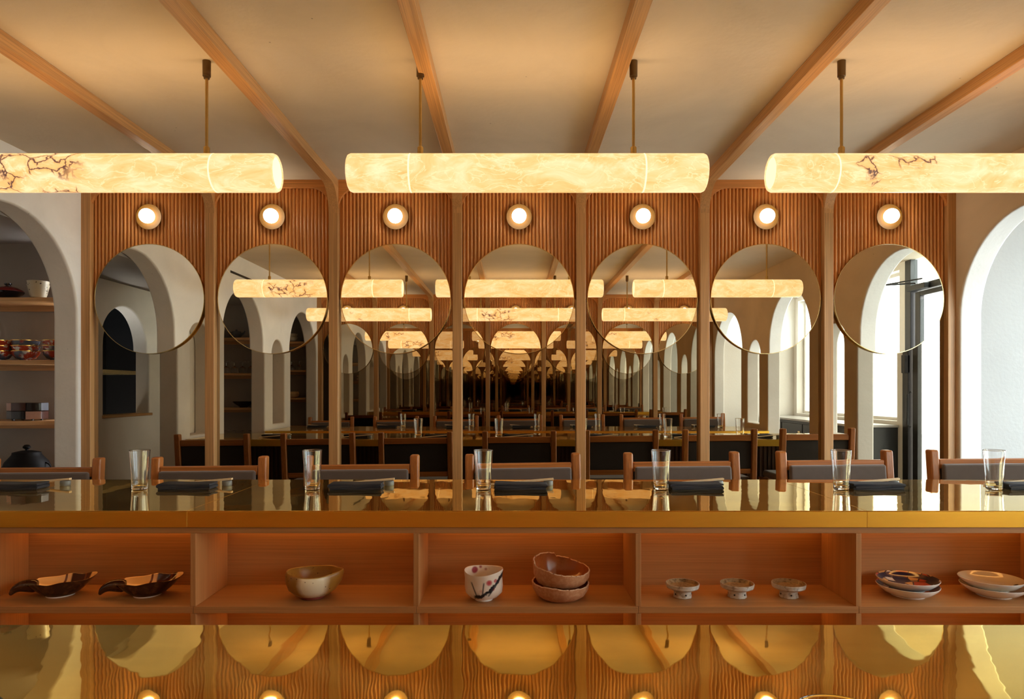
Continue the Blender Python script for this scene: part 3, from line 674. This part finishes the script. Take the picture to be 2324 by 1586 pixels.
# ------------------------------------------------------------------ chairs
def make_chair(label):
    t = thing('bar_chair', label, 'chair', (0, 0, 0), 0, 'chairs along the far side of the counter')
    for s in (-1, 1):
        x = s * .2425
        mb = MB(); w_, dp = .02, .023
        st = [(0, .05, .0), (.60, .0, .0), (1.0, .035, 0)]
        mb.v = []
        for z, y, _ in st: mb.v += [(x - w_, y - dp, z), (x + w_, y - dp, z), (x + w_, y + dp, z), (x - w_, y + dp, z)]
        mb.f = [(3, 2, 1, 0), (8, 9, 10, 11)] + [(4 * i + k, 4 * i + (k + 1) % 4, 4 * i + 4 + (k + 1) % 4, 4 * i + 4 + k) for i in range(2) for k in range(4)]
        mb.m = [0] * len(mb.f)
        mb.build('back_leg', 'teakZ', t, bevel=.009, seg=3)
        MB().box(x - .019, x + .019, -.44, -.40, 0, .60).build('front_leg', 'teakZ', t, bevel=.007, seg=3)
        MB().box(x - .012, x + .012, -.40, -.02, .555, .60).build('side_rail', 'teakY', t, bevel=.003)
        MB().box(x - .010, x + .010, -.40, -.0, .22, .25).build('stretcher', 'teakY', t, bevel=.003)
    MB().box(-.222, .222, .012, .044, .914, .957).build('top_rail', 'teakX', t, bevel=.005)
    MB().box(-.222, .222, -.010, .022, .680, .716).build('lower_rail', 'teakX', t, bevel=.005)
    MB().box(-.222, .222, -.43, -.41, .555, .60).build('front_rail', 'teakX', t, bevel=.003)
    MB().box(-.222, .222, -.43, -.41, .20, .23).build('foot_rest', 'teakX', t, bevel=.003)
    # padded back, leaning with the legs
    mb = MB().add([(-.218, -.030, .735), (.218, -.030, .735), (.218, .008, .735), (-.218, .008, .735), (-.218, -.012, .938), (.218, -.012, .938), (.218, .0117, .938), (-.218, .0117, .938)],
                  [(0, 3, 2, 1), (4, 5, 6, 7), (0, 1, 5, 4), (1, 2, 6, 5), (2, 3, 7, 6), (3, 0, 4, 7)])
    mb.build('back_cushion', 'fabric', t, bevel=.011, seg=4)
    mb = MB().add([(-.22, .009, .717), (.22, .009, .717), (.22, .02, .717), (-.22, .02, .717), (-.22, .0125, .913), (.22, .0125, .913), (.22, .034, .913), (-.22, .034, .913)],
                  [(0, 3, 2, 1), (4, 5, 6, 7), (0, 1, 5, 4), (1, 2, 6, 5), (2, 3, 7, 6), (3, 0, 4, 7)])
    mb.build('back_cloth', 'fabric_back', t, bevel=.003)
    MB().box(-.228, .228, -.42, .0, .601, .655).build('seat_cushion', 'fabric', t, bevel=.018, seg=4)
    return t
CH = [(98, -1), (475, 0), (822, -.8), (1192, 2.2), (1554.5, .3), (1905, .8), (2252, 0)]
CHL = ['cut off by the left picture edge', 'just right of the leftmost water glass', 'right of the second water glass from left', 'behind the third water glass from left', 'behind the fourth water glass from left', 'behind the fifth water glass from left', 'cut off by the right picture edge']
c0 = None
for i, (px, rz) in enumerate(CH):
    d = 3.09; x = PX(px, d)
    loc = (x, d, fl(x)); rot = (0, -.0095, radians(rz)); lab = f'oak framed bar chair with grey mohair back, {CHL[i]}'
    if c0 is None: c0 = make_chair(lab); c0.location = loc; c0.rotation_euler = rot
    else: dup(c0, loc, rot, lab)
for i, (px, rz) in enumerate(CH):
    d = 3.09; x = PX(px, d) + .03
    dup(c0, (x, mir(d), fl(x)), (0, .0095, pi + radians(rz)), f'bar chair at the near counter, {ORD[i]}, seen only in reflection', 'chairs along the near counter, seen in reflection')

# ------------------------------------------------------------------ pendant lamps
def make_pendant(label, mats, grp):
    t = thing('pendant_lamp', label, 'lamp', (0, 0, 0), 0, grp)
    L, R, E = .658, .0697, .229; z = PZ(393, 2.53)
    c = (0, 0, z)
    MB().lathe([(R, -L + E + .003), (R, L - E - .003)], 56, c, 'X').build('shade', mats[0], t, smooth=True)
    for s in (-1, 1):
        o = (s * 1, 0)
        prof = [(R, s * (L - E + .003)), (R, s * (L - .012)), (R - .004, s * (L - .003)), (R - .010, s * L), (R - .014, s * (L - .002)), (R - .014, s * (L - .005)), (1e-7, s * (L - .005))]
        MB().lathe(prof, 56, c, 'X', mats=[0, 0, 0, 0, 0, 1, 1]).build('end_drum', [mats[1], 'cap_light'], t, smooth=True)
        MB().lathe([(R - .001, s * (L - E - .0028)), (R + .0003, s * (L - E - .002)), (R + .0003, s * (L - E + .002)), (R - .001, s * (L - E + .0028))], 56, c, 'X').build('joint_ring', 'joint', t, smooth=True)
        x = s * .394
        rd = MB().lathe([(.0055, z + R + .026), (.0055, ZC - .056)], 14, (x, 0, 0)).build('rod', 'brass_rod', t, smooth=True)
        MB().lathe([(.011, z + R - .004), (.0115, z + R + .024), (.0085, z + R + .028)], 18, (x, 0, 0)).build('collar', 'brass_rod', rd, smooth=True)
        MB().lathe([(.0105, ZC - .066), (.0105, ZC - .058), (.0145, ZC - .057), (.0150, ZC - .0005)], 20, (x, 0, 0)).build('canopy', 'bronze_dark', rd, smooth=True)
    if PENDANT_UPFILL > 0:
        for nm, zz, rx, e in (('up', z + R + .002, pi, PENDANT_UPFILL),):
            ld = bpy.data.lights.new('pendant_upfill', 'AREA'); ld.shape = 'RECTANGLE'; ld.size = 1.2; ld.size_y = .10; ld.energy = e; ld.color = (1.0, .62, .27)  # added upward fill light, brightens the ceiling beyond the shade's own glow
            lo_ = bpy.data.objects.new('pendant_upfill', ld); C.objects.link(lo_); lo_.parent = t; lo_.location = (0, 0, zz); lo_.rotation_euler = (rx, 0, 0)
    return t
PXS = [-1.526, .052, 1.609]
LBL = ['glowing alabaster tube lamp with dark cracks, cut off by the left picture edge', 'glowing alabaster tube lamp hanging over the middle of the counter', 'glowing alabaster tube lamp cut off by the right picture edge']
for i, x in enumerate(PXS):
    t = make_pendant(LBL[i], [('alab_crack', 'alab'), ('alab', 'alab'), ('alab_light', 'alab')][i], 'alabaster lamps over the far counter'); t.location = (x, 2.53, 0)
for i, x in enumerate(PXS):
    t = make_pendant(f'{["left", "middle", "right"][i]} alabaster tube lamp over the near counter, seen only in reflection', [('alab_light', 'alab'), ('alab_crack', 'alab'), ('alab_light', 'alab')][i], 'alabaster lamps over the near counter'); t.location = (x, mir(2.53), 0)

# ------------------------------------------------------------------ place settings
def make_tumbler(label):
    t = thing('water_glass', label, 'glass', (0, 0, 0), 0, 'water glasses on the far counter')
    H = .147
    def fr(a, i, z): return 1 + .006 * sin(8 * a + .7) * min(z / .02, 1) * (1 if z < .14 else max(0, (H - z) / .007))
    Ro = lambda z: .0268 + (.0365 - .0268) * (z / H) ** 1.15
    zs_ = [.004, .006, .01, .03, .06, .09, .12, .140, .1445]
    prof = [(.020, 0), (.0245, .0003), (.0262, .0018)] + [(Ro(z), z) for z in zs_] + [(Ro(.1462), .1462), (Ro(H) - .0004, H), (Ro(H) - .0009, H), (Ro(.1462) - .0012, .1462)]
    prof += [(Ro(z) - .0012, z) for z in zs_[::-1] if z >= .01] + [(.0250, .0082), (.0235, .0072), (.015, .0068), (1e-7, .0068)]
    MB().lathe(prof, 54, fr=fr).build('tumbler', 'glass', t, smooth=True)
    return t
def make_napkin(label):
    pts = []
    a, h = .093, .0072
    for i in range(9): pts.append((-a + 2 * a * i / 8, .0035 + .0006 * sin(i)))
    for i in range(1, 6): q = -pi / 2 + pi * i / 6; pts.append((a + h / 2 * cos(q), .0035 + h / 2 + h / 2 * sin(q)))
    for i in range(9): pts.append((a - 2 * a * i / 8, .0035 + h + .0008 * sin(i * 1.3)))
    for i in range(1, 6): q = -pi / 2 + pi * i / 6; pts.append((-a - h / 2 * cos(q), .0035 + h * 1.5 + h / 2 * sin(q)))
    for i in range(9): pts.append((-a + (2 * a + .004) * i / 8, .0035 + 2 * h + .0011 * sin(i * .9 + 1)))
    up, dn = [], []
    for i, p in enumerate(pts):
        q0, q1 = pts[max(i - 1, 0)], pts[min(i + 1, len(pts) - 1)]
        tx, tz = q1[0] - q0[0], q1[1] - q0[1]; l = math.hypot(tx, tz) or 1
        up.append((p[0] - tz / l * .0032, p[1] + tx / l * .0032)); dn.append((p[0] + tz / l * .0032, p[1] - tx / l * .0032))
    mb = MB(); n = len(pts); ny = 7; vs = []
    for j in range(ny):
        y = -.038 + .076 * j / (ny - 1)
        for i, (u, v_) in enumerate(zip(up, dn)):
            k = .002 * sin(j * 1.1 + i * .4) * (pts[i][1] / .02)
            vs += [(u[0] + k * .5, y + .004 * sin(i * .5), u[1] + k * .5), (v_[0] + k * .5, y + .004 * sin(i * .5), v_[1] + k * .5)]
    fs = []
    for j in range(ny - 1):
        for i in range(n - 1):
            A = (j * n + i) * 2; B_ = ((j + 1) * n + i) * 2
            fs += [(A, A + 2, B_ + 2, B_), (A + 1, B_ + 1, B_ + 3, A + 3)]
        A = j * n * 2; B_ = (j + 1) * n * 2; fs.append((A, B_, B_ + 1, A + 1))
        A += (n - 1) * 2; B_ += (n - 1) * 2; fs.append((A, A + 1, B_ + 1, B_))
    for j in (0, ny - 1):
        for i in range(n - 1):
            A = (j * n + i) * 2; fs.append((A, A + 1, A + 3, A + 2))
    mb.add(vs, fs)
    o = mb.build('folded_napkin', 'napkin', None, smooth=True)
    return tag(o, label, 'napkin', 'folded napkins on the far counter')
def make_sticks(label):
    mb = MB()
    for s in (-1, 1):
        y = s * .0042
        mb.add([(-.125, y - .0032, .0), (-.125, y + .0032, .0), (-.125, y + .0032, .006), (-.125, y - .0032, .006), (.125, y - .004, .0215), (.125, y + .004, .0215), (.125, y + .004, .0285), (.125, y - .004, .0285)],
               [(0, 1, 2, 3), (7, 6, 5, 4), (0, 4, 5, 1), (1, 5, 6, 2), (2, 6, 7, 3), (3, 7, 4, 0)])
    o = mb.build('chopsticks', 'stick', None, bevel=.0008)
    return tag(o, label, 'chopsticks', 'chopsticks on the far counter')
def make_rest(label):
    t = thing('chopstick_rest', label, 'rest', (0, 0, 0), 0, 'stone chopstick rests')
    MB().lathe([(.017, 0), (.0185, .003), (.0185, .015), (.017, .0185), (1e-7, .0187)], 24).build('stone', 'stone', t, smooth=True)
    return t
SET = [(None, 35, 160), (317, 424, 527), (709, 808, 895), (1097, 1182, 1256), (1500, 1577, 1642), (1909, 1986, 2040), (2256, 2335, 2380)]
PLC = ['at the left picture edge', 'at the second chair from left', 'at the third chair from left', 'at the middle chair', 'at the third chair from right', 'at the second chair from right', 'at the right picture edge']
g0 = n0 = s0 = r0 = None
for i, (gx, nx, tip) in enumerate(SET):
    if gx:
        loc = (PX(gx, 2.555), 2.555, CT); lab = f'clear tapered water glass {PLC[i]}'
        if g0 is None: g0 = make_tumbler(lab); g0.location = loc
        else: dup(g0, loc, (0, 0, i * 1.1), lab)
    loc = (PX(nx, 2.57), 2.577, CT); lab = f'folded charcoal napkin {PLC[i]}'
    rot = (0, 0, radians([3, 1, 2, -1, 1, 3, 2][i]) + (pi if i in (3, 5) else 0))
    if n0 is None: n0 = make_napkin(lab); n0.location = loc; n0.rotation_euler = rot
    else:
        q = n0.copy(); C.objects.link(q); q.location = loc; q.rotation_euler = rot; q['label'] = lab
    xt = PX(tip, 2.66)
    loc = (xt - .020, 2.66, CT); lab = f'grey stone chopstick rest {PLC[i]}'
    if r0 is None: r0 = make_rest(lab); r0.location = loc
    else: dup(r0, loc, (0, 0, 0), lab)
    loc = (xt - .125, 2.66, CT + .0005); lab = f'pale wooden chopsticks leaning on their rest {PLC[i]}'
    if s0 is None: s0 = make_sticks(lab); s0.location = loc
    else:
        q = s0.copy(); C.objects.link(q); q.location = loc; q['label'] = lab
# near counter: one glass rim shows at the bottom edge, the others only in the mirrors
NG = [-1.95, -1.19, -.45, .263, .92, 1.62, 2.25]
for i, x in enumerate(NG):
    d = .545
    dup(g0, (x, d, CTB), (0, 0, i * .9), 'clear water glass on the near counter, its rim showing at the bottom picture edge' if i == 3 else f'water glass on the near counter, {ORD[i]}, seen only in reflection', 'water glasses on the near counter')
    q = n0.copy(); C.objects.link(q); q.location = (x - .17, .56, CTB); q.rotation_euler = (0, 0, pi); q['label'] = f'folded napkin on the near counter, {ORD[i]}, seen only in reflection'; q['group'] = 'napkins on the near counter'
    q = s0.copy(); C.objects.link(q); q.location = (x - .17, .48, CTB + .0005); q.rotation_euler = (0, 0, pi); q['label'] = f'chopsticks on the near counter, {ORD[i]}, seen only in reflection'; q['group'] = 'chopsticks on the near counter'
    dup(r0, (x - .17 - .105, .48, CTB), (0, 0, 0), f'chopstick rest on the near counter, {ORD[i]}, seen only in reflection', 'chopstick rests on the near counter')

# ------------------------------------------------------------------ crockery on the open shelving
SZ = PZ(1377, 2.1) + .0002
def base_y(py): return (CAMZ - SZ) * F / (py - VY)          # depth at which the shelf shows at this pixel row
def bump_rim(a, seedv, amp): return amp * (sin(3 * a + seedv) * .5 + sin(7 * a + 2 * seedv) * .3 + sin(17 * a + seedv * 5) * .25 + sin(31 * a + seedv) * .2)
# two bird shaped dishes
bd = None
for i, (px, lab) in enumerate(((137, 'brown and tan boat shaped dish with spout, at the far left of the shelving'), (335, 'brown and tan boat shaped dish with spout, beside the first divider'))):
    d = base_y(1349); loc = (PX(px, d), d, SZ)
    if bd is None:
        t = thing('boat_dish', lab, 'dish', loc, 0, 'boat shaped dishes'); bd = t
        def fr(a, i_, z):
            k = min(z / .05, 1.0)
            e = 1 / math.sqrt((cos(a) / 1.33) ** 2 + (sin(a) / .80) ** 2)
            lobes = 1 + .10 * math.exp(-((a - .35) / .30) ** 2) + .025 * sin(4 * a)
            return (1 - k) * 1.0 + k * e * lobes
        def fz(a, i_, z):
            k = min(z / .045, 1.0) ** 2
            return k * (.007 * cos(a - .25) + .006 * math.exp(-((a - .35) / .35) ** 2) + .002 * sin(5 * a))
        prof = [(.042, 0), (.042, .004), (.052, .008), (.068, .026), (.077, .046), (.0785, .051), (.0755, .0505), (.064, .030), (.048, .015), (1e-7, .0115)]
        MB().lathe(prof, 64, fr=fr, fz=fz, mats=[0, 0, 0, 0, 0, 1, 1, 1, 1, 1]).build('bowl', ['brown_glaze', 'boat_in'], t, smooth=True, sub=1)
        sp = [(-.062, -.010, .030), (-.085, -.018, .034), (-.104, -.026, .035), (-.119, -.032, .031), (-.130, -.037, .021), (-.136, -.039, .008)]
        MB().tube(sp, [.022, .0215, .0185, .0145, .010, .004], 16).build('spout', 'brown_glaze', t, smooth=True, sub=1)
        MB().lathe([(.036, -.0002), (.0415, 0), (.0425, .0035), (.036, .0035)], 40).build('foot_ring', 'porcelain', t, smooth=True)
    else: dup(bd, loc, (0, 0, radians(-2)), lab)
# spouted ochre bowl
d = base_y(1355); t = thing('spouted_bowl', 'ochre bowl with pouring spout and white slip patch, alone on its shelf', 'bowl', (PX(710, d), d, SZ))
def fr(a, i, z):
    a = (a + pi) % (2 * pi) - pi
    k = max(0, min((z - .03) / .05, 1.0))
    return 1 + .20 * k * math.exp(-(a / .30) ** 2) - .03 * k * math.exp(-((abs(a) - .62) / .25) ** 2)
def fz(a, i, z):
    a = (a + pi) % (2 * pi) - pi
    k = max(0, min((z - .06) / .03, 1.0))
    return k * (.004 * sin(2 * a + 1) + .003 * math.exp(-(a / .25) ** 2))
prof = [(.036, .010), (.056, .014), (.076, .032), (.084, .055), (.0845, .075), (.0825, .083), (.0805, .0855), (.078, .083), (.078, .065), (.062, .030), (1e-7, .019)]
MB().lathe(prof, 64, fr=fr, fz=fz, mats=[0, 0, 0, 0, 0, 1, 1, 1, 1, 1]).build('body', ['katakuchi', 'ochre'], t, smooth=True)
MB().lathe([(.034, 0), (.037, .002), (.039, .0115), (.030, .0115)], 40).build('foot', 'foot_red', t, smooth=True)
# tea bowl with blossoms
d = base_y(1360); t = thing('tea_bowl', 'white tea bowl painted with red blossoms and black branches', 'bowl', (PX(1098, d), d, SZ))
def fz(a, i, z):
    k = max(0, min((z - .05) / .04, 1.0)); return k * (.003 * sin(2 * a + 2.2) + .003 * sin(a + .9))
def fr(a, i, z): return 1 + .012 * sin(3 * a + z * 60)
prof = [(.026, .009), (.045, .012), (.058, .026), (.0605, .045), (.0595, .070), (.0620, .090), (.0612, .0945), (.0585, .0925), (.056, .070), (.055, .040), (.04, .02), (1e-7, .016)]
MB().lathe(prof, 56, fr=fr, fz=fz, mats=[0, 0, 0, 0, 0, 0, 1, 1, 1, 1, 1, 1]).build('body', ['blossom_out', 'blossom_in'], t, smooth=True)
MB().lathe([(.024, 0), (.0285, .001), (.0295, .0095), (.022, .0095)], 36).build('foot', 'porcelain', t, smooth=True)
# two broken edged terracotta bowls
d = base_y(1356)
for i in range(2):
    t = thing('terracotta_bowl', f'terracotta bowl with rough broken rim, {["lower", "upper"][i]} one of the stacked pair', 'bowl', (PX(1272 + i * 2, d), d, SZ + i * .040), radians(0), 'broken rimmed terracotta bowls')
    H = .060 + i * .008
    def fz(a, j, z, i=i, H=H):
        k = max(0, (z - .022) / (H - .022))
        w_ = bump_rim(a, 1.3 + i, .0028)
        if i:
            aa = a % (2 * pi)
            w_ += .014 * cos(aa - 2.55) + (.010 if 1.75 < aa < 3.4 else 0) - .004
        else: w_ += .004 * cos(a - 2.4) - .006
        return k * w_
    prof = [(.045, 0), (.060, .002), (.078, .014), (.089, .034), (.0915, H - .003), (.0895, H), (.0865, H - .002), (.084, .036), (.072, .017), (.05, .008), (1e-7, .006)]
    MB().lathe(prof, 96, fz=fz, mats=[0, 0, 0, 0, 1, 1, 2, 2, 2, 2, 2]).build('body', ['terracotta', 'chip', 'terra_in'], t, smooth=True)
# three pedestal dishes
pd = None
for i, px in enumerate((1549, 1673, 1790)):
    d = base_y(1354); loc = (PX(px, d), d, SZ); lab = f'small grey ash glazed pedestal dish, {["left", "middle", "right"][i]} of the three in their row'
    if pd is None:
        t = thing('pedestal_dish', lab, 'dish', loc, 0, 'pedestal dishes in a row'); pd = t
        prof = [(.030, .022), (.040, .026), (.050, .031), (.0515, .034), (.0508, .036), (.0525, .038), (.0518, .040), (.0530, .042), (.0525, .0455), (.0505, .0455), (.047, .040), (.043, .035), (1e-7, .032)]
        MB().lathe(prof, 48, mats=[0] * 9 + [1] * 4).build('dish', ['grey_ash', 'ash_in'], t, smooth=True)
        def fr(a, j, z): return 1 + .05 * (1 if (a % (pi / 4)) < .25 and z < .012 else 0)
        MB().lathe([(.026, 0), (.0285, .001), (.0275, .012), (.0275, .022), (.024, .022)], 48, fr=fr).build('pedestal', 'grey_ash', t, smooth=True)
        for k in range(5):
            a = -pi / 2 + 2 * pi * k / 5 + .15
            MB().lathe([(.0028, 0), (.0028, .0012), (1e-7, .0012)], 12, (0, 0, 0), 'Y').build('hole', 'black_gloss', t, loc=(.0278 * cos(a), .0278 * sin(a), .012)).rotation_euler = (0, 0, a + pi / 2 + pi)
    else: dup(pd, loc, (0, 0, i * .5), lab)
# plates
for j, (px, face, tx) in enumerate(((2060, 'imari_plate', 'white porcelain dish with blue, red and gold face'), (2249, 'sprig_plate', 'pale porcelain dish with a dark painted sprig'))):
    d = base_y(1350)
    for i in range(2):
        t = thing('porcelain_dish', f'{tx}, {["lower", "upper"][i]} one of its stacked pair', 'dish', (PX(px + (0 if j == 0 else 6 * (1 - i)), d), d, SZ + i * .0215), radians(10 * i), f'stacked dishes, {["blue and red", "sprig painted"][j]}')
        R = .0925 + (.003 if j else 0) * (1 - i)
        prof = [(.05, .0035), (.07, .011), (R - .004, .027), (R, .034), (R - .001, .0348), (R - .0022, .0342), (R - .012, .0255), (.066, .0165), (.05, .0125), (1e-7, .012)]
        MB().lathe(prof, 64, mats=[0, 0, 0, 0, 1, 1, 1, 1, 1, 1]).build('body', ['porcelain', face], t, smooth=True)
        MB().lathe([(.047, 0), (.050, 0), (.0515, .004), (.047, .004)], 48).build('foot_ring', 'porcelain', t, smooth=True)
